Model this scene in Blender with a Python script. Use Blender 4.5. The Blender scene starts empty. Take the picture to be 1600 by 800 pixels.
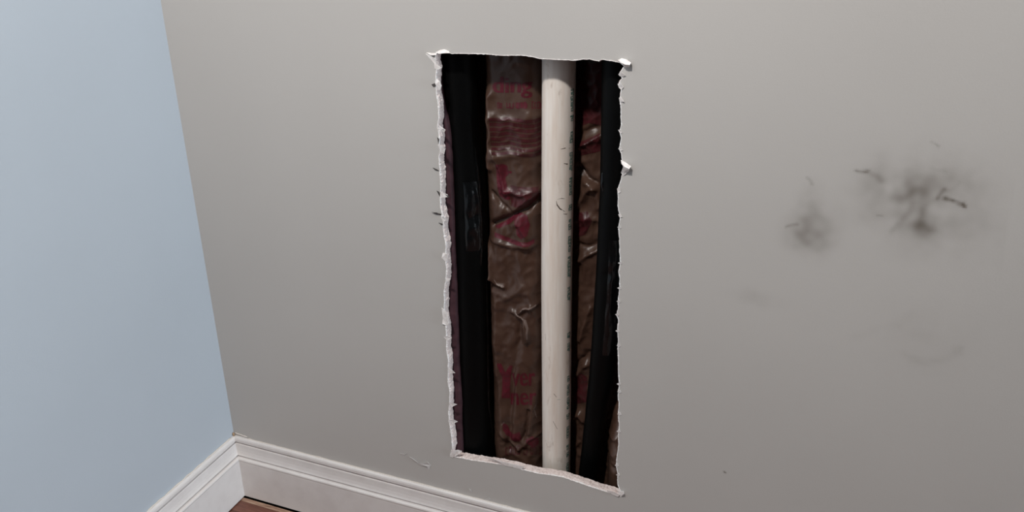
import bpy, bmesh, math, random
from mathutils import Vector, Matrix, noise
from mathutils import geometry as geo

random.seed(7)
S = bpy.context.scene
COL = S.collection

# ------------------------------------------------------------------ camera
FPX = 1403.54
YAW, PITCH, ROLL = (-0.38795, -0.42835, -0.01228)
CPOS = Vector((1.06210, -1.14471, 1.18083))
cy, sy, cp, sp, cr, sr = (math.cos(YAW), math.sin(YAW), math.cos(PITCH), math.sin(PITCH), math.cos(ROLL), math.sin(ROLL))
FWD = Vector((sy*cp, cy*cp, sp))
_r = Vector((cy, -sy, 0)); _u = _r.cross(FWD)
RIGHT = cr*_r + sr*_u
UP = -sr*_r + cr*_u
cam_d = bpy.data.cameras.new('camera')
cam = bpy.data.objects.new('camera', cam_d); COL.objects.link(cam)
m = Matrix((RIGHT, UP, -FWD)).transposed().to_4x4(); m.translation = CPOS
cam.matrix_world = m
cam_d.sensor_fit = 'HORIZONTAL'; cam_d.sensor_width = 36.0
cam_d.lens = FPX/1600*36.0
cam_d.clip_start = 0.02
S.camera = cam

# ------------------------------------------------------------------ world, lights, exposure
w = bpy.data.worlds.new('room_ambience'); S.world = w; w.use_nodes = True
bg = w.node_tree.nodes['Background']; bg.inputs[0].default_value = (1.0, 0.97, 0.95, 1); bg.inputs[1].default_value = 0.024

ld = bpy.data.lights.new('ceiling_lamp_light', 'POINT'); ld.energy = 116; ld.color = (1.0, 0.955, 0.915); ld.shadow_soft_size = 0.06
lo = bpy.data.objects.new('ceiling_lamp_light', ld); lo.location = (0.57, -1.24, 2.29); COL.objects.link(lo)

wd = bpy.data.lights.new('window_daylight', 'AREA'); wd.energy = 172; wd.color = (0.80, 0.91, 1.0); wd.shape = 'RECTANGLE'; wd.size = 0.9; wd.size_y = 1.3
wo = bpy.data.objects.new('window_daylight', wd); wo.location = (6.0, -0.48, 1.3)
wo.rotation_euler = (math.pi/2, 0, math.pi/2); COL.objects.link(wo)

S.view_settings.view_transform = 'Standard'; S.view_settings.look = 'None'
S.view_settings.gamma = 1.0; S.view_settings.exposure = 0.0; S.view_settings.use_curve_mapping = False

# ------------------------------------------------------------------ helpers
def ray(px, py):
    return (FWD + RIGHT*((px-800)/FPX) + UP*((400-py)/FPX))
def at(px, py, Y):
    """where the measured photograph point lies on the vertical plane y = Y"""
    d = ray(px, py); t = (Y-CPOS.y)/d.y
    return CPOS + d*t
def pxm(P):
    """metres per photograph pixel at point P"""
    return (P-CPOS).dot(FWD)/FPX
def nz(x, y=0.0, z=0.0): return noise.noise(Vector((x, y, z)))

def link(name, me, mat=None, parent=None, smooth=False):
    o = bpy.data.objects.new(name, me); COL.objects.link(o)
    if mat: me.materials.append(mat)
    if parent: o.parent = parent
    if smooth:
        for p in me.polygons: p.use_smooth = True
    return o
def pydata(name, v, f, mat=None, parent=None, smooth=False):
    me = bpy.data.meshes.new(name); me.from_pydata([tuple(p) for p in v], [], f); me.update()
    return link(name, me, mat, parent, smooth)
def structure(o): o['kind'] = 'structure'; return o
def thing(name, label, cat, loc=(0, 0, 0), group=None):
    o = bpy.data.objects.new(name, None); COL.objects.link(o); o.location = loc
    o.empty_display_size = 0.05
    o['label'] = label; o['category'] = cat
    if group: o['group'] = group
    return o
def keep(child, parent):
    """parent a mesh whose vertices are in world space"""
    child.parent = parent; child.matrix_parent_inverse = Matrix.Translation(parent.location).inverted()
    return child

class Mat:
    def __init__(s, name, col=(0.5, 0.5, 0.5), rough=0.5, spec=0.5, metal=0.0):
        s.m = bpy.data.materials.new(name); s.m.use_nodes = True
        s.t = s.m.node_tree; s.b = s.t.nodes['Principled BSDF']
        s.b.inputs['Base Color'].default_value = (*col, 1); s.b.inputs['Roughness'].default_value = rough
        s.b.inputs['Specular IOR Level'].default_value = spec; s.b.inputs['Metallic'].default_value = metal
        s.co = s.n('ShaderNodeTexCoord').outputs['Object']
    def n(s, ty, **kw):
        nd = s.t.nodes.new(ty)
        for k, v in kw.items(): setattr(nd, k, v)
        return nd
    def l(s, a, b): s.t.links.new(a, b)
    def noise(s, scale, detail=4, rough=0.5, stretch=None, dist=0.0):
        nd = s.n('ShaderNodeTexNoise'); nd.inputs['Scale'].default_value = scale
        nd.inputs['Detail'].default_value = detail; nd.inputs['Roughness'].default_value = rough; nd.inputs['Distortion'].default_value = dist
        src = s.co
        if stretch:
            mp = s.n('ShaderNodeMapping'); mp.inputs['Scale'].default_value = stretch; s.l(s.co, mp.inputs[0]); src = mp.outputs[0]
        s.l(src, nd.inputs['Vector']); return nd.outputs['Fac']
    def ramp(s, fac, stops):
        r = s.n('ShaderNodeValToRGB'); e = r.color_ramp.elements
        while len(e) < len(stops): e.new(0.5)
        for k, (p, c) in enumerate(stops): e[k].position = p; e[k].color = (*c, 1)
        s.l(fac, r.inputs[0]); return r.outputs[0]
    def mix(s, fac, a, b, mode='MIX'):
        x = s.n('ShaderNodeMix', data_type='RGBA', blend_type=mode)
        for v, k in ((fac, 0), (a, 6), (b, 7)):
            if hasattr(v, 'links'): s.l(v, x.inputs[k])
            elif k == 0: x.inputs[0].default_value = v
            else: x.inputs[k].default_value = (*v, 1)
        return x.outputs[2]
    def base(s, c): s.l(c, s.b.inputs['Base Color'])
    def bump(s, fac, strength, dist):
        b = s.n('ShaderNodeBump'); b.inputs['Strength'].default_value = strength; b.inputs['Distance'].default_value = dist
        s.l(fac, b.inputs['Height'])
        prev = s.b.inputs['Normal'].links
        if prev: s.l(prev[0].from_socket, b.inputs['Normal'])
        s.l(b.outputs[0], s.b.inputs['Normal'])

# ------------------------------------------------------------------ materials
def wall_mat(name, col, stained):
    M = Mat(name, col, 0.6, 0.25)
    c = M.ramp(M.noise(3.0, 3), [(0.3, tuple(x*0.975 for x in col)), (0.7, tuple(x*1.02 for x in col))])
    if stained:
        a = M.n('ShaderNodeAttribute', attribute_name='grime')
        c = M.mix(a.outputs['Fac'], c, (0.10, 0.080, 0.058))
    M.base(c)
    M.bump(M.noise(420, 3), 0.12, 0.001)
    M.bump(M.noise(60, 2), 0.05, 0.002)
    return M.m
WALL = wall_mat('grey_wall_paint', (0.515, 0.495, 0.472), True)
WALL_L = wall_mat('blue_grey_side_wall_paint', (0.485, 0.532, 0.582), False)

M = Mat('gypsum_core', (0.80, 0.76, 0.74), 0.9, 0.1)
M.base(M.ramp(M.noise(300, 4), [(0.25, (0.58, 0.47, 0.44)), (0.55, (0.84, 0.73, 0.69))])); M.bump(M.noise(900, 4), 0.5, 0.001); GYP = M.m
M = Mat('torn_drywall_paper', (0.84, 0.82, 0.80), 0.85, 0.1)
M.base(M.ramp(M.noise(250, 3), [(0.3, (0.78, 0.72, 0.69)), (0.6, (0.93, 0.90, 0.88))])); PAPER = M.m
M = Mat('drywall_backing', (0.35, 0.31, 0.27), 0.9, 0.1); BACKING = M.m

M = Mat('white_trim_paint', (0.74, 0.70, 0.68), 0.42, 0.4)
M.base(M.ramp(M.noise(25, 5, 0.6), [(0.3, (0.70, 0.66, 0.64)), (0.6, (0.76, 0.725, 0.705))])); M.bump(M.noise(120, 3), 0.08, 0.001); TRIM = M.m
M = Mat('old_caulk', (0.72, 0.66, 0.60), 0.6, 0.3); CAULK = M.m
M = Mat('bare_tan_filler', (0.42, 0.28, 0.17), 0.8, 0.2); TAN = M.m

def wood_mat(name, a, b, c):
    M = Mat(name, a, 0.38, 0.45)
    g = M.noise(30, 6, 0.6, (0.6, 9, 9), 1.2)
    M.base(M.ramp(g, [(0.3, a), (0.5, b), (0.72, c)])); M.bump(g, 0.1, 0.001); return M.m
FLOORW = wood_mat('red_brown_floor_wood', (0.06, 0.020, 0.013), (0.155, 0.060, 0.040), (0.26, 0.115, 0.078))
FLOORP = wood_mat('worn_pale_floor_wood', (0.13, 0.06, 0.04), (0.36, 0.22, 0.15), (0.58, 0.42, 0.31))
M = Mat('dark_subfloor', (0.012, 0.008, 0.006), 0.9, 0.1); SUB = M.m
M = Mat('stud_lumber', (0.33, 0.21, 0.13), 0.8, 0.2); g = M.noise(20, 5, 0.6, (8, 8, 0.5), 1.0)
M.base(M.ramp(g, [(0.3, (0.24, 0.14, 0.085)), (0.7, (0.42, 0.28, 0.18))])); STUD = M.m

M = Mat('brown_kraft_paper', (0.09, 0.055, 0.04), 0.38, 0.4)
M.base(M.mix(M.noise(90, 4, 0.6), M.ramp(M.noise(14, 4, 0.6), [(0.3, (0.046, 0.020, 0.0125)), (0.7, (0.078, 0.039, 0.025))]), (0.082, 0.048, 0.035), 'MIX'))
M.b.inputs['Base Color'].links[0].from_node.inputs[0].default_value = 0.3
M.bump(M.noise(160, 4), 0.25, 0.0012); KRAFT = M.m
M = Mat('purple_brown_flange_paper', (0.10, 0.045, 0.058), 0.6, 0.3)
M.base(M.ramp(M.noise(60, 4), [(0.3, (0.045, 0.019, 0.025)), (0.7, (0.080, 0.036, 0.045))])); FLANGE = M.m
M = Mat('crimson_print', (0.15, 0.015, 0.028), 0.45, 0.4)
M.base(M.ramp(M.noise(150, 4), [(0.3, (0.070, 0.012, 0.017)), (0.65, (0.105, 0.008, 0.018))])); PRINT = M.m
M = Mat('faded_print_and_shade', (0.11, 0.022, 0.026), 0.4, 0.4)  # faded print; also paints the shade right of the white pipe
M.base(M.ramp(M.noise(150, 4), [(0.3, (0.048, 0.015, 0.014)), (0.65, (0.068, 0.011, 0.015))])); PRINT_AND_SHADE = M.m
M = Mat('glass_fibre', (0.6, 0.33, 0.36), 0.95, 0.1); M.bump(M.noise(300, 4), 0.8, 0.003); FIBRE = M.m

M = Mat('cream_pvc', (0.78, 0.70, 0.62), 0.38, 0.45)
c = M.ramp(M.noise(30, 5, 0.6, (4, 4, 0.35)), [(0.3, (0.77, 0.67, 0.585)), (0.62, (0.86, 0.80, 0.735))])
d = M.ramp(M.noise(45, 6, 0.65, (1.6, 1.6, 0.7), 0.6), [(0.60, (0, 0, 0)), (0.74, (1, 1, 1))])
sp_ = M.n('ShaderNodeMath', operation='MULTIPLY'); sp_.inputs[1].default_value = 0.45
M.l(d, sp_.inputs[0]); M.base(M.mix(sp_.outputs[0], c, (0.36, 0.25, 0.17))); PVC = M.m
M = Mat('grey_scratch', (0.13, 0.10, 0.08), 0.7, 0.2); SCRATCH = M.m
M = Mat('green_ink', (0.06, 0.16, 0.13), 0.5, 0.3)
M.base(M.ramp(M.noise(200, 3), [(0.35, (0.34, 0.39, 0.35)), (0.65, (0.09, 0.20, 0.165))])); INK = M.m
M = Mat('black_foam', (0.0018, 0.0020, 0.0021), 0.5, 0.10)
M.bump(M.noise(700, 2), 0.25, 0.0006); M.bump(M.noise(25, 3), 0.15, 0.004); FOAM = M.m
M = Mat('black_plastic_film', (0.003, 0.0035, 0.004), 0.25, 0.4); M.bump(M.noise(90, 4), 0.4, 0.002); FILM = M.m

# ------------------------------------------------------------------ wall with the cut opening
HOLE_PX = [(681,85),(690,82.6),(700,82),(706,84),(720,83.6),(738,84.2),(760,84.6),(775,86.4),(790,87),(815,86.6),(830,88.5),(845,92),(860,93),(880,94),(900,94.6),(910,93),(921,92.8),(936,95.6),(939,93),(955,95),(968,97.4),
 (975,103),(972,109),(967.5,114.5),(972,122),(966.5,132),(971,140),(968,155),(970,168),(970,182),(971,195),(968,205),(971,215),(969,225),(967.5,233),(971,240),(972,255),(975,264),(969,285),(965,297),(966,310),(965,320),(968,335),(969,342),(966,355),(968,375),(968,395),(969.5,410),(966.5,425),(968,435),(968,450),(966,466),(965.5,472),(966.5,480),(963.5,492),(966.5,500),(964.5,517),(966,530),(965,540),(966,560),(966,580),(967.5,600),(965.5,618),(967,630),(966,648),(967.5,665),(966,680),(966.5,695),(964,712),(962.5,727),(965,740),(965,757),(970,769),
 (970,775),(958,770.5),(945,767.5),(925,761),(900,752.5),(880,745.5),(860,742),(840,739.5),(820,734.5),(800,729.5),(780,725),(755,721.5),(740,719.5),(725,716.5),(712,714),(704,713),
 (707,701),(706,684),(702,658),(701,645),(702.5,633),(703,612),(700,592),(701,563),(698,546),(698,530),(697,510),(693.5,490),(695,470),(694,456),(696.5,442),(698,420),(696,402),(697,382),(693,360),(692.5,342),(688.5,324),(688.5,306),(689,290),(688,270),(686,246),(688.5,234),(686,228),(687,214),(684,198),(686,182),(685,160),(682,146),(681,128),(682.5,106),(680,96)]
hole_c = [Vector((p.x, p.z)) for p in (at(x, y, 0.0) for x, y in HOLE_PX)]
TH = 0.0159
def resample(pts, step):
    out = []
    for i, a in enumerate(pts):
        b = pts[(i+1) % len(pts)]; n = max(1, int((b-a).length/step))
        for k in range(n): out.append(a.lerp(b, k/n))
    return out
HOLE = resample(hole_c, 0.0016)
HN = []
N = len(HOLE)
for i in range(N):                                  # direction pointing into the opening
    t = (HOLE[(i+4) % N]-HOLE[i-4]).normalized()
    HN.append(Vector((t.y, -t.x)))
cen = sum(HOLE, Vector((0, 0)))/N
if sum((cen-HOLE[i]).dot(HN[i]) for i in range(N)) < 0: HN = [-n for n in HN]
HOLE = [HOLE[i] + HN[i]*(0.0005*nz(i*0.31, 3.3) + 0.0004*nz(i*0.9, 9.1)) for i in range(N)]

# grime on the right-hand side of the wall: (photo points, half width in px, strength)
def W(x, y): p = at(x, y, 0); return Vector((p.x, p.z))
BLOBS = [((1264,366),26,26,.20),((1262,372),18,16,.07),((1266,325),15,24,.15),((1307,349),14,24,.055),((1410,300),24,15,.20),((1405,308),48,36,.12),
 ((1425,325),20,22,.08),((1446,352),15,15,.17),((1478,335),70,50,.075),((1450,265),60,30,.05),((1418,281),34,20,.06),((1450,360),40,30,.04),((1490,290),30,20,.05),((1187,467),32,10,.055),((1450,505),60,30,.02),((1430,540),50,40,.02),((1000,480),40,30,.0)]
STROKES = [([(1229,354),(1246,350)],2.6,.45),([(1261,277),(1266,281),(1269,288)],1.8,.32),([(1338,267),(1346,269),(1357,268)],2.3,.5),([(1355,268),(1368,274),(1377,282)],5,.20),
 ([(1424,318),(1419,333),(1407,349),(1394,362)],5,.15),([(1465,309),(1476,296)],2.8,.33),([(1476,297),(1463,310),(1445,323),(1438,343),(1450,357)],5,.13),
 ([(1477,310),(1482,312),(1488,313)],3.2,.62),([(1488,313),(1496,315),(1508,322)],2,.42),([(1490,316),(1500,321),(1508,323)],2,.3),([(1506,318),(1509,323)],2.4,.35),
 ([(1455,222),(1462,224),(1466,229)],1.5,.30),([(1456,263),(1466,266),(1477,268)],3,.12),([(1371,337),(1379,337)],1.6,.2),([(1480,300),(1496,290),(1500,285)],3,.1),
 ([(1413,553),(1430,562),(1447,566),(1475,562),(1499,546)],6,.11),([(1490,551),(1499,546)],5,.07),([(1333,527),(1370,515),(1404,508),(1428,487)],7,.04),
 ([(1132,737),(1134,738)],1.8,.75),([(1019,20),(1016,50),(1022,80)],5,.03),([(1395,358),(1402,348)],2.5,.1),([(1540,345),(1560,360)],12,.03)]
blobs = [(W(*c), a*0.00108, b*0.00105, s*1.4) for c, a, b, s in BLOBS]
strokes = []
for pts, hw, s in STROKES:
    q = [W(*p) for p in pts]; strokes.append((q, hw*0.00085, s, min(p.x for p in q)-.03, max(p.x for p in q)+.03, min(p.y for p in q)-.03, max(p.y for p in q)+.03))
def grime(x, z):
    wob = nz(x*28, z*28, 1.7); w2 = nz(x*75, z*75, 5.2); g = 0.0
    P = Vector((x + 0.007*nz(x*45, z*45, 2.2), z + 0.007*nz(x*45, z*45, 8.8)))
    for c, a, b, s in blobs:
        dx = (P.x-c.x)/a; dz = (P.y-c.y)/b; d2 = dx*dx+dz*dz
        if d2 < 6: g += s*math.exp(-d2**1.35*0.9)*(1+0.85*wob+0.6*w2)
    P = Vector((x + 0.0012*nz(x*140, z*140, 2.2), z + 0.0012*nz(x*140, z*140, 8.8)))
    for q, hw, s, x0, x1, z0, z1 in strokes:
        if not (x0 < x < x1 and z0 < z < z1): continue
        dm = 9
        for i in range(len(q)-1):
            ab = q[i+1]-q[i]; t = max(0, min(1, (P-q[i]).dot(ab)/max(ab.length_squared, 1e-12)))
            dm = min(dm, (P-q[i]-ab*t).length)
        k = dm/hw
        if k < 3: g += s*math.exp(-k*k)*(0.85+0.5*w2)
    return max(0.0, min(0.9, g))

X1, Z1 = 3.0, 2.44
pts = [Vector(p) for p in ((0, 0), (X1, 0), (X1, Z1), (0, Z1))]
edges = [(0, 1), (1, 2), (2, 3), (3, 0)]
h0 = len(pts); pts += HOLE; edges += [(h0+i, h0+(i+1) % N) for i in range(N)]
def grid(x0, x1, z0, z1, d):
    for i in range(int((x1-x0)/d)+1):
        for k in range(int((z1-z0)/d)+1): pts.append(Vector((x0+i*d+random.uniform(-.1, .1)*d, z0+k*d+random.uniform(-.1, .1)*d)))
gx = [W(x, y) for x, y in ((1215,210),(1560,210),(1215,405),(1560,405))]
grid(min(p.x for p in gx), max(p.x for p in gx), min(p.y for p in gx), max(p.y for p in gx), 0.0022)
gx = [W(x, y) for x, y in ((1110,450),(1110,590),(1530,480),(1530,600))]
grid(min(p.x for p in gx), max(p.x for p in gx), min(p.y for p in gx)-.0, min(W(1560,405).y, W(1215,405).y)-.004, 0.006)
c = W(1133, 737); grid(c.x-.006, c.x+.006, c.y-.006, c.y+.006, 0.0015)
vv, ee, ff, ov, oe, of = geo.delaunay_2d_cdt(pts, edges, [], 1, 1e-6)
from math import isclose
poly = HOLE
PZ = [(HOLE[i].x, HOLE[i].y, HOLE[(i+1) % N].x, HOLE[(i+1) % N].y) for i in range(N)]
bx0 = min(p.x for p in HOLE); bx1 = max(p.x for p in HOLE); bz0 = min(p.y for p in HOLE); bz1 = max(p.y for p in HOLE)
def inside(x, z):
    if not (bx0 < x < bx1 and bz0 < z < bz1): return False
    c = False
    for ax, az, bx, bz in PZ:
        if (az > z) != (bz > z) and x < (bx-ax)*(z-az)/(bz-az)+ax: c = not c
    return c
front = []
for f in ff:
    cx_ = sum(vv[i].x for i in f)/len(f); cz_ = sum(vv[i].y for i in f)/len(f)
    if not inside(cx_, cz_): front.append(list(f))
V = [(p.x, 0.0, p.y) for p in vv]; F = []
for f in front:
    a, b, c3 = (vv[i] for i in f[:3])
    if (b-a).cross(c3-a) < 0: f = f[::-1]
    F.append(f)
wall_back = structure(pydata('wall_back', V, F, WALL))
at_ = wall_back.data.attributes.new('grime', 'FLOAT', 'POINT')
for i, p in enumerate(vv):
    at_.data[i].value = grime(p.x, p.y) if p.x > 0.85 else 0.0

# hidden rear sheet of the board (so that the cavity is closed) and the far side of the partition
back_rows = [Vector((p.x, p.y)) for p in HOLE]
ring = [HOLE[i]-HN[i]*0.0012 for i in range(N)]
pl = [[Vector((0, 0, 0)), Vector((X1, 0, 0)), Vector((X1, Z1, 0)), Vector((0, Z1, 0))], [Vector((p.x, p.y, 0)) for p in ring]]
flat = pl[0]+pl[1]
tri = geo.tessellate_polygon(pl)
pydata('board_backing', [(p.x, TH, p.y) for p in flat], [list(t) for t in tri], BACKING, wall_back)
D = 0.175
v = [(0, TH, 0), (X1, TH, 0), (X1, TH, Z1), (0, TH, Z1), (0, D, 0), (X1, D, 0), (X1, D, Z1), (0, D, Z1)]
structure(pydata('wall_rear', v, [(4, 5, 6, 7), (0, 1, 5, 4), (1, 2, 6, 5), (2, 3, 7, 6), (3, 0, 4, 7)], BACKING))

# gypsum core seen on the cut faces
ROWS = [0.0, 0.0022, 0.0045, 0.0075, 0.0115, TH]
V = []; F = []
for r, yy in enumerate(ROWS):
    for i in range(N):
        k = r/(len(ROWS)-1)
        o = 0.0 if r == 0 else (0.0005 + 0.0012*nz(i*0.16, yy*420, 4.4) + 0.0016*max(0, nz(i*0.42, yy*150, 7.7)-.1) + 0.0012*max(0, nz(i*1.3, yy*300, 2.1)-.15))
        if abs(HN[i].y) > 0.8: o *= 0.8
        p = HOLE[i]+HN[i]*o
        V.append((p.x, yy + (0.0012*nz(i*0.5, 6.1) if r == len(ROWS)-1 else 0), p.y))
for r in range(len(ROWS)-1):
    for i in range(N):
        a = r*N+i; b = r*N+(i+1) % N; F.append((a, b, b+N, a+N))
pydata('gypsum_edge', V, F, GYP, wall_back)

# torn face paper standing proud along the cut
V = []; F = []
for i in range(N):
    n1 = nz(i*0.09, 11.0); n2 = nz(i*0.37, 21.0); n3 = nz(i*1.1, 31.0)
    side = abs(HN[i].y) < 0.7
    left = HN[i].x > 0.7
    wv = (0.0007 + 0.0009*max(0, n1+.2*n3) + 0.0012*max(0, n2-.1)) * (1.5 if left else 0.85)
    if HN[i].y > 0.7: wv *= 0.45
    hgt = 0.0006 + 0.0009*max(0, n2) + 0.0006*max(0, n3)
    inn = 0.0002 + 0.0016*max(0, n3-.1)*(1.4 if left else 0.8) + 0.0008*max(0, n2)
    p = HOLE[i]; n = HN[i]
    a = p + n*inn; c_ = p - n*wv
    V += [(a.x, 0.0022, a.y), (p.x + n.x*inn*.7, -hgt*.6, p.y + n.y*inn*.7), (p.x-n.x*wv*.4, -hgt, p.y-n.y*wv*.4), (c_.x, 0.0002, c_.y)]
for i in range(N):
    a = 4*i; b = 4*((i+1) % N)
    for k in range(3): F.append((a+k, b+k, b+k+1, a+k+1))
pydata('torn_paper_edge', V, F, PAPER, wall_back)

# larger curled tears: px outline on the wall, with how far each point stands off (m)
def flap(pts_px, mat=PAPER, th=0.0006):
    P = [at(x, y, -h) for x, y, h in pts_px]
    n = len(P); V = [tuple(p) for p in P] + [(p.x, p.y+th, p.z) for p in P]
    F = [tuple(range(n)), tuple(range(2*n-1, n-1, -1))] + [(i, n+i, n+(i+1) % n, (i+1) % n) for i in range(n)]
    me = bpy.data.meshes.new('paper_tear'); me.from_pydata(V, [], F); me.update()
    bm = bmesh.new(); bm.from_mesh(me); bmesh.ops.recalc_face_normals(bm, faces=bm.faces); bm.to_mesh(me); bm.free()
    return link('paper_tear', me, mat, wall_back)
flap([(680,82,.0006),(688,78,.0006),(694,77,.0008),(701,80,.0008),(703,83,.004),(694,83,.006),(686,84,.005)])
flap([(666,82,.0006),(674,83,.0008),(683,83,.002),(681,86,.004),(673,86.5,.003)])
flap([(665,84,.0006),(672,87,.002),(680,92,.004),(683,101,.002),(690,106,.003),(684,109,.001),(679,107,.0006),(678,99,.002),(671,91,.001)])
flap([(682,123,.002),(687,127,.005),(690,134,.003),(687,141,.002),(683,140,.001),(681,131,.004)])
flap([(686,196,.001),(692,201,.004),(696,203,.003),(694,207,.001),(688,204,.001)])
flap([(684,226,.001),(690,228,.005),(695,234,.003),(694,241,.001),(689,238,.001)])
flap([(689,300,.001),(699,304,.003),(700,308,.002),(688,309,.0005)])
flap([(690,330,.001),(693,338,.004),(697,344,.002),(693,347,.001),(689,340,.001)])
flap([(692,395,.0008),(698,396,.004),(700,404,.002),(696,409,.001),(690,403,.002)])
flap([(697,435,.001),(704,436,.003),(701,440,.002),(697,439,.0005)])
flap([(690,481,.001),(697,487,.004),(702,505,.003),(698,509,.001),(691,506,.003),(692,497,.001)])
flap([(693,527,.0008),(699,525,.003),(706,528,.001),(699,532,.001)])
flap([(701,575,.001),(708,580,.003),(711,583,.001),(702,583,.0005)])
flap([(702,630,.001),(708,630,.003),(714,632,.001),(706,636,.001)])
flap([(702,656,.001),(709,656,.004),(715,659,.001),(708,662,.001)])
flap([(703,712,.0008),(709,704,.004),(715,703,.003),(722,705,.001),(716,710,.003),(707,715,.001)])
flap([(965,94,.0006),(971,91,.0006),(979,93,.001),(986,98,.004),(984,101.5,.009),(977,101,.010),(970,98,.006)])
flap([(974,100.5,.009),(984,101.5,.009),(983,105,.003),(976,105,.001)])
flap([(966,116,.002),(971,113,.004),(977,117,.003),(974,120,.001),(968,119,.001)])
flap([(965,131,.002),(970,130,.004),(974,136,.002),(971,141,.001),(967,137,.001)])
flap([(967,153,.002),(970,151,.003),(975,159,.003),(970,159,.001)])
flap([(966,203,.001),(969,203,.003),(972,207,.001),(969,209,.001)])
flap([(966,232,.002),(970,230,.003),(973,235,.001),(969,236,.001)])
flap([(970,250,.0006),(978,254,.001),(986,260,.006),(983,264,.011),(975,260,.010),(971,256,.004)])
flap([(974,260,.010),(983,264,.011),(982,268,.004),(974,275,.0006),(970,270,.001)])
flap([(964,295,.001),(968,293,.003),(970,300,.001),(966,302,.001)])
flap([(966,335,.001),(969,334,.002),(972,339,.0015),(968,340,.001)])
for x, y in ((965,471),(962.5,491.5),(963,517),(965,540),(966,450),(967,411),(965,600),(966,612),(966,647),(965,674),(962,727),(964,742),(966,355)):
    flap([(x-1.5, y, .002), (x+3, y-2.5, .003), (x+4.5, y+1, .001), (x+2, y+2.5, .001)])
flap([(963,764,.001),(968,768,.002),(974,768,.006),(975,772,.006),(971,775,.003),(967,772,.001)])
flap([(948,766,.001),(960,769,.003),(968,773,.003),(966,776.5,.002),(957,773,.001)])
flap([(760,715,.0001),(775,719,.003),(800,725,.002),(820,729,.002),(816,733,.001),(790,728,.001)])
M = Mat('dark_paper_fibre', (0.10, 0.09, 0.085), 0.8, 0.1); FIB = M.m
for p in ([(674,331,.003),(682,333,.002),(690,334.5,.002),(689,336,.001),(681,334.6,.002)], [(676,332,.002),(683,332.5,.004),(684,334,.003)],
          [(685,348,.001),(692,350,.003),(691,352,.002)], [(676,262,.001),(683,265,.003),(686,267,.001),(680,266,.001)], [(674,132,.0005),(679,130,.002),(681,134,.002),(677,136,.0005)],
          [(683,215,.001),(686,217,.002),(685,226,.001)], [(682,298,.001),(686,300,.003),(687,307,.001)], [(696,304,.004),(702,307,.004),(701,309,.003)]):
    flap(p, FIB)
# flaked paint scuff low on the wall
def chip(pts_px, name='paint_flake'):
    o = flap(pts_px, WALL_CHIP); o.name = name
M = Mat('flaked_paint', (0.62, 0.60, 0.585), 0.55, 0.3); WALL_CHIP = M.m
chip([(640,714,.0004),(645,717,.0018),(653,723,.002),(662,724,.002),(668,722,.003),(673,727,.001),(670,734,.0004),(667,729,.002),(658,728,.0004),(648,722,.0004)])
chip([(624,708,.0003),(632,710,.0014),(636,708,.001),(631,713,.0003)])
chip([(733,764,.0003),(736,766,.002),(737,769,.001),(733,768,.0003)])
chip([(757,781,.0003),(764,778,.002),(766,780,.001),(761,784,.0003)])

# ------------------------------------------------------------------ side wall, floor
bmn = bmesh.new(); bmesh.ops.create_cube(bmn, size=1)
me = bpy.data.meshes.new('wall_left')
for vtx in bmn.verts: vtx.co = Vector((-0.05+vtx.co.x*0.1, -1.35+vtx.co.y*3.1, 1.22+vtx.co.z*2.44))
bmn.to_mesh(me); bmn.free()
wall_left = structure(link('wall_left', me, WALL_L))

def box_mesh(name, x0, x1, y0, y1, z0, z1, bev=0.0):
    b = bmesh.new(); bmesh.ops.create_cube(b, size=1)
    for vtx in b.verts: vtx.co = Vector(((x0+x1)/2+vtx.co.x*(x1-x0), (y0+y1)/2+vtx.co.y*(y1-y0), (z0+z1)/2+vtx.co.z*(z1-z0)))
    if bev: bmesh.ops.bevel(b, geom=b.edges[:], offset=bev, segments=1, affect='EDGES')
    me = bpy.data.meshes.new(name); b.to_mesh(me); b.free(); return me
floor = structure(link('floor', box_mesh('floor', -0.1, X1, -3.0, D, -0.05, -0.012), SUB))
# strip boards run along the wall with the opening; the first is a worn pale sliver
yb = -0.0185
widths = [0.0095] + [0.057]*16
for k, wd_ in enumerate(widths):
    y1 = yb; y0 = yb-wd_; yb = y0-0.0008
    x = 0.006
    first = True
    while x < 2.2:
        L = 2.2 if k == 0 else (random.uniform(0.35, 0.9) if k > 1 else random.uniform(.9, 1.2))
        xe = min(2.2, x+L)
        if xe-x > 0.02:
            pm = FLOORP if k == 0 else FLOORW
            o = link('floor_plank', box_mesh('floor_plank', x, xe-0.0006, y0, y1, -0.012, -0.0003*random.random(), 0.0006), pm, floor)
        x = xe

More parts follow.
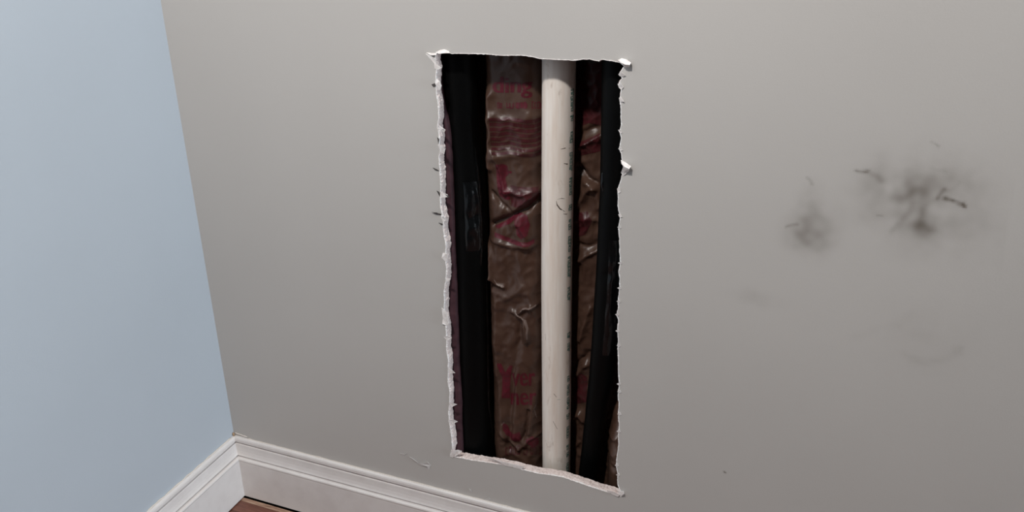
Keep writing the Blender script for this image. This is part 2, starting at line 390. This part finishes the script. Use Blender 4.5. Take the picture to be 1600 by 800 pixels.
# ------------------------------------------------------------------ baseboards (profile: depth from wall, height)
PROF = [(0.0, 0.1350), (0.0035, 0.1350), (0.0058, 0.1338), (0.0068, 0.1310), (0.0070, 0.1262), (0.0062, 0.1244), (0.0026, 0.1232), (0.0026, 0.1216), (0.0060, 0.1206), (0.0064, 0.119), (0.0067, 0.114), (0.0075, 0.107), (0.0090, 0.1005), (0.0106, 0.0967), (0.0070, 0.0952), (0.0070, 0.0936), (0.0125, 0.0930), (0.0150, 0.0920), (0.0158, 0.0900), (0.0156, 0.0880), (0.0150, 0.0866), (0.0152, 0.0850), (0.0156, 0.04), (0.0157, 0.0022), (0.0, 0.0022)]
def baseboard(name, along_x, length):
    n = 160; V = []; F = []; m = len(PROF)
    for i in range(n+1):
        t = i/n
        for d, h in PROF:
            s = d + (length-d)*t                     # mitred at the inner corner
            j = 0.00025*nz(s*9, h*30, 2.0 if along_x else 5.0) if d > 0.003 else 0
            V.append((s, -d-j, h+j) if along_x else (d+j, -s, h+j))
    for i in range(n):
        for k in range(m):
            a = i*m+k; b = i*m+(k+1) % m
            F.append((a, b, b+m, a+m) if along_x else (a, a+m, b+m, b))
    F.append(tuple(range(m)) if along_x else tuple(range(m))[::-1]); F.append(tuple(range(n*m, n*m+m))[::-1] if along_x else tuple(range(n*m, n*m+m)))
    o = pydata(name, V, F, TRIM); structure(o)
    b = bmesh.new(); b.from_mesh(o.data); bmesh.ops.recalc_face_normals(b, faces=b.faces); b.to_mesh(o.data); b.free()
    return o
bb_back = baseboard('baseboard_back', True, 2.2)
bb_left = baseboard('baseboard_left', False, 1.4)

def bead(name, pts3, r, mat, parent, seg=6):
    V = []; F = []
    for i, p in enumerate(pts3):
        t = (pts3[min(i+1, len(pts3)-1)]-pts3[max(i-1, 0)]).normalized()
        u = t.cross(Vector((0.2, 0.1, 1))).normalized(); q = u.cross(t)
        rr = r*(0.7+0.6*abs(nz(p.x*200, p.y*200, p.z*200+i))) * (0.35 if i in (0, len(pts3)-1) else 1)
        for k in range(seg):
            a = 2*math.pi*k/seg; V.append(p+u*(rr*math.cos(a))+q*(rr*math.sin(a)))
    for i in range(len(pts3)-1):
        for k in range(seg):
            F.append((i*seg+k, i*seg+(k+1) % seg, (i+1)*seg+(k+1) % seg, (i+1)*seg+k))
    F += [tuple(range(seg))[::-1], tuple(range(len(pts3)*seg-seg, len(pts3)*seg))]
    return pydata(name, V, F, mat, parent, True)
def lin(a, b, n): return [Vector(a).lerp(Vector(b), i/n) for i in range(n+1)]
bead('caulk_bead', [p+Vector((0, 0, 0.0006*nz(i*.7))) for i, p in enumerate(lin((0.003, -0.001, 0.1415), (0.033, -0.001, 0.1388), 10))], 0.0013, CAULK, bb_back)
bead('caulk_bead', [p+Vector((0, 0, 0.0012*nz(i*.6, 3))) for i, p in enumerate(lin((0.03, -0.0008, 0.1352), (1.3, -0.0008, 0.1352), 160))], 0.0011, CAULK, bb_back)
bead('caulk_bead', [p+Vector((0, 0, 0.0016*nz(i*.5, 7))) for i, p in enumerate(lin((0.0008, -0.01, 0.1355), (0.0008, -0.9, 0.1355), 120))], 0.0013, CAULK, bb_left)
bead('filler_blob', [Vector((0.0025, -0.003, 0.1345)), Vector((0.0022, -0.0035, 0.1385)), Vector((0.0015, -0.0028, 0.1425))], 0.0032, TAN, bb_left)

# ------------------------------------------------------------------ inside the wall: stud, batt, pipes
XL = at(690, 300, 0).x
stud = thing('wall_stud', 'wooden stud edge behind the left edge of the cut opening', 'stud', (XL-0.008, 0.055, 0.0))
keep(link('stud_board', box_mesh('stud_board', XL-0.030, XL-0.006, 0.0200, 0.0875, 0.04, 1.3, 0.0015), STUD), stud)

# ------------------------------------------------------------------ pipes
def sweep(cl, rad, seg=40, deform=None, cap=True):
    """cl: list of points going downwards, rad: list of radii"""
    V = []; F = []; n = len(cl)
    for i, (c_, r) in enumerate(zip(cl, rad)):
        for k in range(seg):
            a = 2*math.pi*k/seg
            rr = r*(deform(a, c_.z) if deform else 1.0)
            V.append((c_.x+rr*math.sin(a), c_.y-rr*math.cos(a), c_.z))        # a = 0 faces the room, + to the right
    for i in range(n-1):
        for k in range(seg):
            a = i*seg+k; b = i*seg+(k+1) % seg; F.append((a, a+seg, b+seg, b))
    if cap: F += [tuple(range(seg)), tuple(range((n-1)*seg, n*seg))[::-1]]
    return V, F
def path(px_pts, n=160):
    """px_pts: (px, py, half width px, y depth) down the photograph -> dense centre line and radii"""
    P = [(at(x, y, d), h*pxm(at(x, y, d))) for x, y, h, d in px_pts]
    a0 = P[0]; b0 = P[1]
    d = (a0[0]-b0[0]); d = d/abs(d.z)
    P = [(a0[0]+d*0.14, a0[1])] + P
    d = (P[-1][0]-P[-2][0]); d = d/abs(d.z)
    P = P + [(P[-1][0]+d*0.10, P[-1][1])]
    zt, zb = P[0][0].z, P[-1][0].z; cl = []; rad = []
    for i in range(n+1):
        z = zt+(zb-zt)*i/n
        for k in range(len(P)-1):
            if P[k][0].z >= z >= P[k+1][0].z-1e-9:
                t = (P[k][0].z-z)/max(1e-9, P[k][0].z-P[k+1][0].z); t = t*t*(3-2*t)*.4 + t*.6
                c_ = P[k][0].lerp(P[k+1][0], t); cl.append(Vector((c_.x, c_.y, z))); rad.append(P[k][1]*(1-t)+P[k+1][1]*t); break
    return cl, rad

# white pipe
PYA = 0.054
cl, rad = path([(873.5, 96, 25.5, PYA), (869.8, 420, 23.2, PYA), (869.3, 730, 20.6, PYA)], 60)
rm = 0.0241
V, F = sweep(cl, [rm]*len(cl), 56)
pvc = thing('drain_pipe', 'cream white plastic pipe standing upright in the middle of the wall opening', 'pipe', (cl[-1].x, cl[-1].y, cl[-1].z))
keep(pydata('pipe_wall', V, F, PVC, None, True), pvc)
def on_pipe(z, ang, r):
    for i in range(len(cl)-1):
        if cl[i].z >= z >= cl[i+1].z:
            t = (cl[i].z-z)/(cl[i].z-cl[i+1].z); c_ = cl[i].lerp(cl[i+1], t); break
    else: c_ = cl[0]
    return (c_.x+r*math.sin(ang), c_.y-r*math.cos(ang), z)
# illegible green ink lettering that runs down the right side of the pipe
r_ = random.Random(5)
z = 0.868
while z > 0.20:
    V = []; F = []
    for _ in range(r_.choice((2, 3, 4, 5, 6))):
        L = r_.uniform(.0035, .007)
        a0 = math.radians(r_.uniform(62, 66)); a1 = math.radians(r_.uniform(78, 84))
        n0 = len(V); nA = 4; mode = r_.random()
        for q in (z, z-L*.34, z-L*.66, z-L):
            for k in range(nA+1): V.append(on_pipe(q, a0+(a1-a0)*k/nA, rm+0.00015))
        for i in range(3):
            for k in range(nA):
                if i == 1 and 0 < k < nA-1 and mode < .75: continue
                if i == 2 and mode > .75 and k < 2: continue
                a = n0+i*(nA+1)+k; F.append((a, a+nA+1, a+nA+2, a+1))
        z -= L*(1.02)
    if r_.random() < .9: keep(pydata('green_lettering', V, F, INK), pvc)
    z -= r_.uniform(.004, .016)
def scratch(pts_za, wdt):
    V = []; F = []
    for i, (px, py) in enumerate(pts_za):
        P = None
        p = at(px, py, PYA-0.018)
        c_ = min(cl, key=lambda c2: abs(c2.z-p.z)); a = math.asin(max(-1, min(1, (p.x-c_.x)/rm)))
        k = 0.25 if i in (0, len(pts_za)-1) else 1
        for s_ in (-1, 1): V.append(on_pipe(p.z+s_*wdt*k*.5, a+s_*.02*k, rm+0.0003))
    for i in range(len(pts_za)-1): F.append((2*i, 2*i+1, 2*i+3, 2*i+2))
    keep(pydata('scuff_mark', V, F, SCRATCH), pvc)
scratch([(877,232),(882,231.5),(888,234)], .0014); scratch([(881,255),(885,257.5),(890,262)], .0016)
scratch([(871,312),(872,318),(876,325),(882,331)], .0018); scratch([(872,310),(878,309),(882,311)], .0008); scratch([(880,334),(884,336),(888,335)], .0009)
scratch([(853,520),(854,530)], .003); scratch([(867,612),(871,618)], .003); scratch([(872,622),(876,623)], .0015); scratch([(866,655),(872,668)], .003)

# black foam sleeves
def foam(label, px_pts, seed, creases, loc_group):
    cl2, rad2 = path(px_pts, 300)
    cz = [(at(x, y, d).z, ang, am, hw, ha) for x, y, d, ang, am, hw, ha in creases]
    def deform(a, z):
        f = 1 + 0.012*nz(math.sin(a)*1.2, math.cos(a)*1.2+seed, z*14) + 0.006*nz(math.sin(a)*3, math.cos(a)*3, z*60+seed)
        for zc, ang, am, hw, ha in cz:
            da = math.atan2(math.sin(a-ang), math.cos(a-ang))
            zz = z - zc - 0.006*math.sin(da*2.0)
            f -= am*math.exp(-(zz/hw)**2)*math.exp(-(da/ha)**2)
        return f
    root = thing('insulated_pipe', label, 'pipe', (cl2[-1].x, cl2[-1].y, cl2[-1].z), loc_group)
    V, F = sweep(cl2, rad2, 64, deform)
    keep(pydata('foam_sleeve', V, F, FOAM, None, True), root)
    return root, cl2, rad2, deform
GR = 'black foam covered pipes inside the wall'
R = math.radians
rootL, clL, radL, dfL = foam('thicker upright black foam covered pipe left of the white pipe', [(716.5, 90, 29.5, .053), (724, 200, 26, .053), (732, 285, 26.5, .053), (734.5, 345, 27.3, .053), (736, 420, 27, .053), (739, 520, 26.5, .053), (740.5, 610, 26.3, .055), (746, 705, 29.5, .058)], 1.3,
    [(735, 338, .03, R(38), .13, .010, .55), (735, 300, .03, R(48), .05, .020, .35), (740, 372, .03, R(45), .05, .025, .3)], GR)
rootR, clR, radR, dfR = foam('leaning black foam covered pipe along the right edge of the opening', [(964, 95, 23, .046), (962, 200, 23, .046), (960, 290, 22.5, .047), (955.5, 400, 23, .050), (948, 520, 22.5, .055), (941.5, 580, 20.5, .058), (932.5, 640, 17.5, .061), (926, 690, 16, .064), (920, 740, 15.5, .066)], 5.1,
    [(950, 425, .03, R(20), .11, .008, .6), (962, 470, .03, R(40), .09, .045, .25), (940, 300, .03, R(-45), .06, .012, .5)], GR)
def seam(root, cl2, rad2, df, px_y0, px_y1, px_x, ang0, wid, name='seam_lip'):
    z0 = at(px_x, px_y0, .03).z; z1 = at(px_x, px_y1, .03).z; V = []; F = []; n = 90
    for i in range(n+1):
        z = z0+(z1-z0)*i/n
        j = min(range(len(cl2)), key=lambda q: abs(cl2[q].z-z)); c_ = cl2[j]; r = rad2[j]
        a = ang0 + 0.06*nz(z*18, 3.0); e = math.sin(math.pi*i/n)**.4
        for da, h in ((-.5, 0.0004), (-.2, .0018+.0012*nz(z*90, 1)), (.15, .0022+.0016*nz(z*70, 7)), (.5, 0.0003)):
            aa = a+da*wid*e; rr = r*df(aa, z)+h*e
            V.append((c_.x+rr*math.sin(aa), c_.y-rr*math.cos(aa), z))
    for i in range(n):
        for k in range(3):
            q = i*4+k; F.append((q, q+4, q+5, q+1))
    keep(pydata(name, V, F, FILM, None, True), root)
seam(rootL, clL, radL, dfL, 235, 420, 752, R(62), .30)
seam(rootL, clL, radL, dfL, 440, 700, 764, R(84), .22)
seam(rootR, clR, radR, dfR, 405, 520, 960, R(38), .30)
seam(rootR, clR, radR, dfR, 270, 300, 940, R(-44), .30)

# ------------------------------------------------------------------ insulation batt behind the pipes
KY = 0.096
PIPES = [(cl, [rm]*len(cl)), (clL, radL), (clR, radR)]
RIDGES = [  # (px polyline, amplitude m towards the room, half width m)
 ([(762,150),(768,200),(764,260)], .010, .007), ([(765,185),(805,188),(845,182)], .004, .008), ([(770,245),(800,242),(845,236)], .006, .008),
 ([(772,236),(783,262),(792,300)], .005, .004), ([(770,300),(785,318),(800,330)], -.007, .004), ([(795,296),(815,302),(840,298)], .006, .006),
 ([(772,352),(800,338),(822,326),(842,312)], -.012, .006), ([(800,330),(825,312),(842,304)], .007, .006), ([(806,345),(815,352),(822,372)], .008, .009),
 ([(770,375),(800,383),(830,386)], .006, .005), ([(758,380),(764,400),(768,430)], .012, .006), ([(768,430),(776,442),(788,446)], .006, .0035), ([(770,455),(790,462)], .004, .004),
 ([(778,470),(800,462),(815,450)], .006, .008), ([(813,486),(819,480),(837,477)], .008, .0035), ([(802,486),(818,498),(824,515),(824,532)], .009, .0045),
 ([(826,460),(838,500),(842,540)], .008, .007), ([(816,500),(812,530),(803,580),(800,640),(796,700)], -.007, .006), ([(806,560),(808,620),(806,680)], .007, .009), ([(775,480),(776,560),(784,640),(790,700)], .005, .008),
 ([(838,600),(832,640),(828,675)], .008, .006), ([(826,640),(824,670),(818,684)], -.008, .003), ([(785,672),(800,690),(812,700)], .005, .005), ([(812,700),(830,685),(845,682)], .005, .004),
 ([(905,262),(918,278),(940,292)], -.010, .004), ([(903,318),(915,300),(932,290)], .009, .006), ([(918,285),(935,300),(936,325)], .008, .006), ([(905,230),(922,220),(938,212)], .008, .006), ([(905,212),(915,205),(930,200)], -.005, .005),
 ([(900,345),(918,340),(935,345)], .006, .008), ([(905,405),(918,398),(930,392)], .007, .005), ([(900,380),(918,385),(935,380)], -.005, .005), ([(905,530),(912,510),(922,480)], .007, .005), ([(897,570),(910,560),(922,552)], -.006, .005),
 ([(898,585),(908,578),(918,570)], .006, .005), ([(895,650),(905,645),(912,655)], .009, .007), ([(896,700),(905,690)], .006, .005),
 ([(935,686),(950,684),(966,683)], .006, .004), ([(932,722),(950,720),(966,722)], -.005, .003), ([(936,700),(950,704),(966,702)], .003, .006)]
def kraft_base(x, z):
    return KY - 0.049*math.exp(-abs((x-XK1)/0.049)**6) - 0.010*math.exp(-((x-XK2)/0.02)**2) - 0.058*math.exp(-abs((x-XK3.x)/0.022)**3-abs((z-XK3.z)/0.12)**3)
XK3 = at(965, 745, .05); XK1 = at(801, 400, .050).x; XK2 = at(917, 400, KY-.01).x
ridges = []
for pl_, a, hw in RIDGES:
    q = [at(x, y, (.048 if x < 860 else KY-.012) if x < 930 or y < 600 else .056) for x, y in pl_]; q = [Vector((p.x, p.z)) for p in q]
    r = 3*hw+.006
    ridges.append((q, a*1.0, hw, min(p.x for p in q)-r, max(p.x for p in q)+r, min(p.y for p in q)-r, max(p.y for p in q)+r))
CALM = [(at(802, 142, .05), .045, .040), (at(815, 608, .05), .040, .045)]
def KS(x, z):
    y = kraft_base(x, z)
    k = 1.0                                          # tauter paper where the words are printed
    for c_, a_, b_ in CALM: k -= 0.75*math.exp(-((x-c_.x)/a_)**4-((z-c_.z)/b_)**4)
    y -= 0.0055*k*nz(x*16, z*9, 3.0)
    y -= 0.0034*k*(1-2*abs(nz(x*34, z*24, 8.0)))
    y -= 0.0016*k*(1-2*abs(nz(x*75, z*60, 1.0)))
    P = Vector((x+0.003*nz(x*50, z*50, 4), z+0.003*nz(x*50, z*50, 6)))
    for q, a, hw, x0, x1, z0, z1 in ridges:
        if not (x0 < x < x1 and z0 < z < z1): continue
        dm = 9
        for i in range(len(q)-1):
            ab = q[i+1]-q[i]; t = max(0, min(1, (P-q[i]).dot(ab)/max(ab.length_squared, 1e-12)))
            dm = min(dm, (P-q[i]-ab*t).length)
        k = dm/hw
        if k < 3: y -= a*math.exp(-abs(k)**1.5)
    for c_, rr in PIPES:                             # the paper is pressed back by the pipes
        t = (c_[0].z-z)/(c_[0].z-c_[-1].z); i = max(0, min(len(c_)-1, round(t*(len(c_)-1))))
        r = rr[i]*1.03+0.0007; dx = abs(x-c_[i].x)
        if dx < r: y = max(y, c_[i].y+math.sqrt(r*r-dx*dx))
    return y
batt = thing('insulation_batt', 'crinkled brown kraft faced insulation batt with red printing behind the pipes', 'insulation', (0.63, 0.13, 0.05))
X0k, X1k, Z0k, Z1k = XL-0.004, 0.845, 0.05, 1.15
st = 0.0022; nx = int((X1k-X0k)/st); nzn = int((Z1k-Z0k)/st)
V = []; F = []
for k in range(nzn+1):
    z = Z0k+k*st
    for i in range(nx+1):
        x = X0k+i*st
        V.append((x, KS(x, z), z))
KGRID = [p[1] for p in V]
def KG(x, z):
    """depth of the paper mesh itself"""
    u = min(max((x-X0k)/st, 0), nx-1e-6); v_ = min(max((z-Z0k)/st, 0), nzn-1e-6); i = int(u); k = int(v_); u -= i; v_ -= k; a = k*(nx+1)+i
    y00, y10, y01, y11 = KGRID[a], KGRID[a+1], KGRID[a+nx+1], KGRID[a+nx+2]
    return min((y00*(1-u)+y10*u)*(1-v_)+(y01*(1-u)+y11*u)*v_, y00+(y10-y00)*u+(y11-y10)*v_ if u > v_ else y00+(y11-y01)*u+(y01-y00)*v_, y00+(y10-y00)*u+(y01-y00)*v_ if u+v_ < 1 else y11+(y01-y11)*(1-u)+(y10-y11)*(1-v_))
for k in range(nzn):
    for i in range(nx):
        a = k*(nx+1)+i; F.append((a, a+1, a+nx+2, a+nx+1))
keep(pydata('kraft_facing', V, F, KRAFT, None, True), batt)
keep(link('fibre_core', box_mesh('fibre_core', X0k+.005, X1k-.002, 0.116, 0.172, Z0k, Z1k, 0.004), FIBRE), batt)
# paper flange folded over the stud
V = []; F = []; nfl = 220; ZF0 = at(690, 128, .02).z
for k in range(nfl+1):
    z = 0.07 + k*(1.15-0.07)/nfl
    e = 0.0020*nz(z*14, 2.0)+0.001*nz(z*50, 6.0)
    g = max(0, min(1, (ZF0-z)/0.09)); e -= 0.012*(1-g*g*(3-2*g))
    for x, y in ((XL-0.022, 0.0182), (XL-0.010, 0.0180+.0006*nz(z*30, 1.)), (XL+0.0040+e*.7, 0.0186+.0008*nz(z*40, 4.)), (XL+0.0068+e, 0.0215), (XL+0.0066+e, 0.040), (XL+0.0064+min(0, e), 0.086)):
        V.append((x, y, z))
for k in range(nfl):
    for j in range(5):
        a = k*6+j; F.append((a, a+1, a+7, a+6))
keep(pydata('stapling_flange', V, F, FLANGE, None, True), stud)

# print on the facing
def kp(px, py, off=0.0007):
    y = .05 if px < 860 else KY-.012
    for _ in range(14):
        p = at(px, py, y); y = 0.5*y+0.5*KS(p.x, p.z)
    return p
def drape(name, me, mat, off=0.0004):
    b = bmesh.new(); b.from_mesh(me)
    bmesh.ops.triangulate(b, faces=b.faces)
    for _ in range(7):
        es = [e for e in b.edges if e.calc_length() > 0.0017]
        if not es: break
        bmesh.ops.subdivide_edges(b, edges=es, cuts=1); bmesh.ops.triangulate(b, faces=[f for f in b.faces if len(f.verts) > 3])
    for vtx in b.verts: vtx.co.y = KG(vtx.co.x, vtx.co.z)-off
    b.to_mesh(me); b.free()
    return keep(link(name, me, mat), batt)
def word(text, px0, py0, px1, py1, mat=PRINT, off=0.0, bold=0.9):
    """text whose box spans the two photograph points, printed on the paper"""
    cu = bpy.data.curves.new('word', 'FONT'); cu.body = text; cu.offset = off; cu.size = 1
    o = bpy.data.objects.new('word', cu); COL.objects.link(o)
    dg = bpy.context.evaluated_depsgraph_get(); dg.update()
    me = bpy.data.meshes.new_from_object(o.evaluated_get(dg)); bpy.data.objects.remove(o)
    xs = [q.co.x for q in me.vertices]; ys = [q.co.y for q in me.vertices]
    x0, x1, y0, y1 = min(xs), max(xs), min(ys), max(ys)
    nv = len(me.vertices); V = []; F = []
    for n_, dx in enumerate((-bold, 0, bold)):           # overprinted sideways: bold letters
        for q in me.vertices:
            u = (q.co.x-x0)/(x1-x0); v_ = (q.co.y-y0)/(y1-y0)
            V.append(kp(px0+(px1-px0)*u + dx + 0.8*nz(u*3, v_*3, 1), py1+(py0-py1)*v_ + 1.2*nz(u*2.5, 4.4)))
        F += [tuple(k+n_*nv for k in p.vertices) for p in me.polygons]
    me = bpy.data.meshes.new('printed_word'); me.from_pydata([tuple(p) for p in V], [], F); me.update()
    return drape('printed_word', me, mat)
def patch(px_list, mat=PRINT, name='print_and_shade_mark'):
    P = [kp(x, y) for x, y in px_list]
    me = bpy.data.meshes.new(name); me.from_pydata([tuple(p) for p in P], [], [tuple(range(len(P)))]); me.update()
    return drape(name, me, mat)
def strip(px_line, half, mat=PRINT_AND_SHADE, name='printed_line'):
    return patch([(x, y-half) for x, y in px_line] + [(x, y+half) for x, y in px_line[::-1]], mat, name)
word('ding', 771, 120, 831, 153, PRINT, 0.0, 1.3)
def tiny_line(x0, x1, y0, y1, mat, seed, w_=4.4, gap=0.6):
    r = random.Random(seed); x = x0; V = []; F = []
    while x < x1:
        ww = r.uniform(.7, 1.15)*w_; t = r.uniform(0, 3); b_ = r.uniform(0, 1.5)
        if r.random() < .13: x += w_*.7; continue
        xa, xb = x, min(x1, x+ww); ya, yb_ = y0+t, y1-b_; hole_ = r.random() < .8
        q = [kp(*p) for p in ((xa, ya), (xb, ya), (xb, yb_), (xa, yb_))]
        n0 = len(V)
        if hole_:
            s_ = 1.1
            q += [kp(*p) for p in ((xa+s_, ya+s_*1.6), (xb-s_, ya+s_*1.6), (xb-s_, yb_-s_*1.6), (xa+s_, yb_-s_*1.6))]
            V += q; F += [(n0+i, n0+(i+1) % 4, n0+4+(i+1) % 4, n0+4+i) for i in range(4) if r.random() < .9]
        else: V += q; F.append((n0, n0+1, n0+2, n0+3))
        x += ww+gap
    me = bpy.data.meshes.new('printed_small_line'); me.from_pydata([tuple(p) for p in V], [], F); me.update()
    return drape('printed_small_line', me, mat)
tiny_line(777, 823, 158, 170, PRINT, 3); tiny_line(831, 846, 158, 170, PRINT, 4)
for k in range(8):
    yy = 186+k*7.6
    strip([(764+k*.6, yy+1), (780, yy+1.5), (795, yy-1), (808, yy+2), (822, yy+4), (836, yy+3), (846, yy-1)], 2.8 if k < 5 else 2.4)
patch([(774,257),(785,256),(793,259),(795,272),(790,277),(793,292),(798,300),(797,312),(790,312),(781,306),(777,292),(776,275)], PRINT)
patch([(792,265),(800,268),(799,271),(792,270)], PRINT)
patch([(798,289),(815,292),(842,291),(844,302),(838,312),(826,322),(812,324),(799,322),(797,305)], PRINT_AND_SHADE)
patch([(774,352),(790,345),(805,334),(812,330),(810,338),(796,350),(778,357)], PRINT)
patch([(806,334),(815,332),(824,336),(828,350),(824,368),(814,374),(807,366),(804,350)], PRINT)
strip([(773,366),(785,371),(800,377),(815,382),(826,382),(835,376)], 3.6, PRINT)
# the big printed V-like letter and the two word ends
patch([(776,568),(783,568),(790,582),(796,571),(801,571),(798,588),(797,622),(784,622),(785,590)], PRINT)
word('ver', 800, 583, 836, 603, PRINT, 0.0, 0.7)
word('ner', 799, 614, 838, 633, PRINT, 0.0, 0.7)
patch([(785,660),(793,664),(798,675),(812,674),(816,684),(811,690),(800,688),(790,678),(786,672)], PRINT)
patch([(822,686),(832,681),(841,683),(842,694),(833,700),(824,694)], PRINT)
tiny_line(790, 846, 696, 711, PRINT_AND_SHADE, 8, 5.0, 1.6)
M = Mat('pale_crease_glint', (0.16, 0.115, 0.10), 0.5, 0.4); GLINT = M.m  # pale strips painted along the creases as glints of light
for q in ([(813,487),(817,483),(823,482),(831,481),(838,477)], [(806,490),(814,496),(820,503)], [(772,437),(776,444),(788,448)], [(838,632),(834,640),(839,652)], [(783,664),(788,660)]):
    strip(q, 1.5, GLINT, 'crease_glint')
patch([(817,498),(822,500),(826,512),(825,530),(822,531),(822,514)], GLINT, 'crease_glint')
# right of the white pipe
patch([(902,96),(941,98),(939,196),(920,192),(902,200)], PRINT_AND_SHADE)  # maroon print, extended to paint in the shade beside the pipe
patch([(904,222),(925,214),(938,208),(938,236),(920,240),(904,244)], PRINT_AND_SHADE)
patch([(900,332),(918,330),(925,345),(915,366),(900,370)], PRINT_AND_SHADE)
patch([(897,590),(908,583),(918,590),(916,628),(896,630)], PRINT_AND_SHADE)


def film_patch(root, cl2, rad2, df, px_x, px_y0, px_y1, a0, a1, sd):
    z0 = at(px_x, px_y0, .03).z; z1 = at(px_x, px_y1, .03).z; V = []; F = []; n = 46; mm = 16
    for i in range(n+1):
        z = z0+(z1-z0)*i/n; j = min(range(len(cl2)), key=lambda q: abs(cl2[q].z-z)); c_ = cl2[j]; r = rad2[j]
        for k in range(mm+1):
            u = k/mm; v_ = i/n; a = R(a0+(a1-a0)*u) + .05*nz(v_*5, sd)
            e = min(1, 6*min(u, 1-u))*min(1, 6*min(v_, 1-v_))
            h = 0.0004 + e*(0.0013 + 0.0024*(1-2*abs(nz(u*2.1+sd, v_*3.0, sd))) *.5 + 0.0010*nz(u*6, v_*8, sd))
            rr = r*df(a, z)+h; V.append((c_.x+rr*math.sin(a), c_.y-rr*math.cos(a), z))
    for i in range(n):
        for k in range(mm):
            q = i*(mm+1)+k; F.append((q, q+mm+1, q+mm+2, q+1))
    keep(pydata('plastic_wrap', V, F, FILM, None, True), root)
film_patch(rootL, clL, radL, dfL, 735, 285, 392, 8, 66, 2.3)
film_patch(rootR, clR, radR, dfR, 955, 375, 560, 5, 75, 6.1)
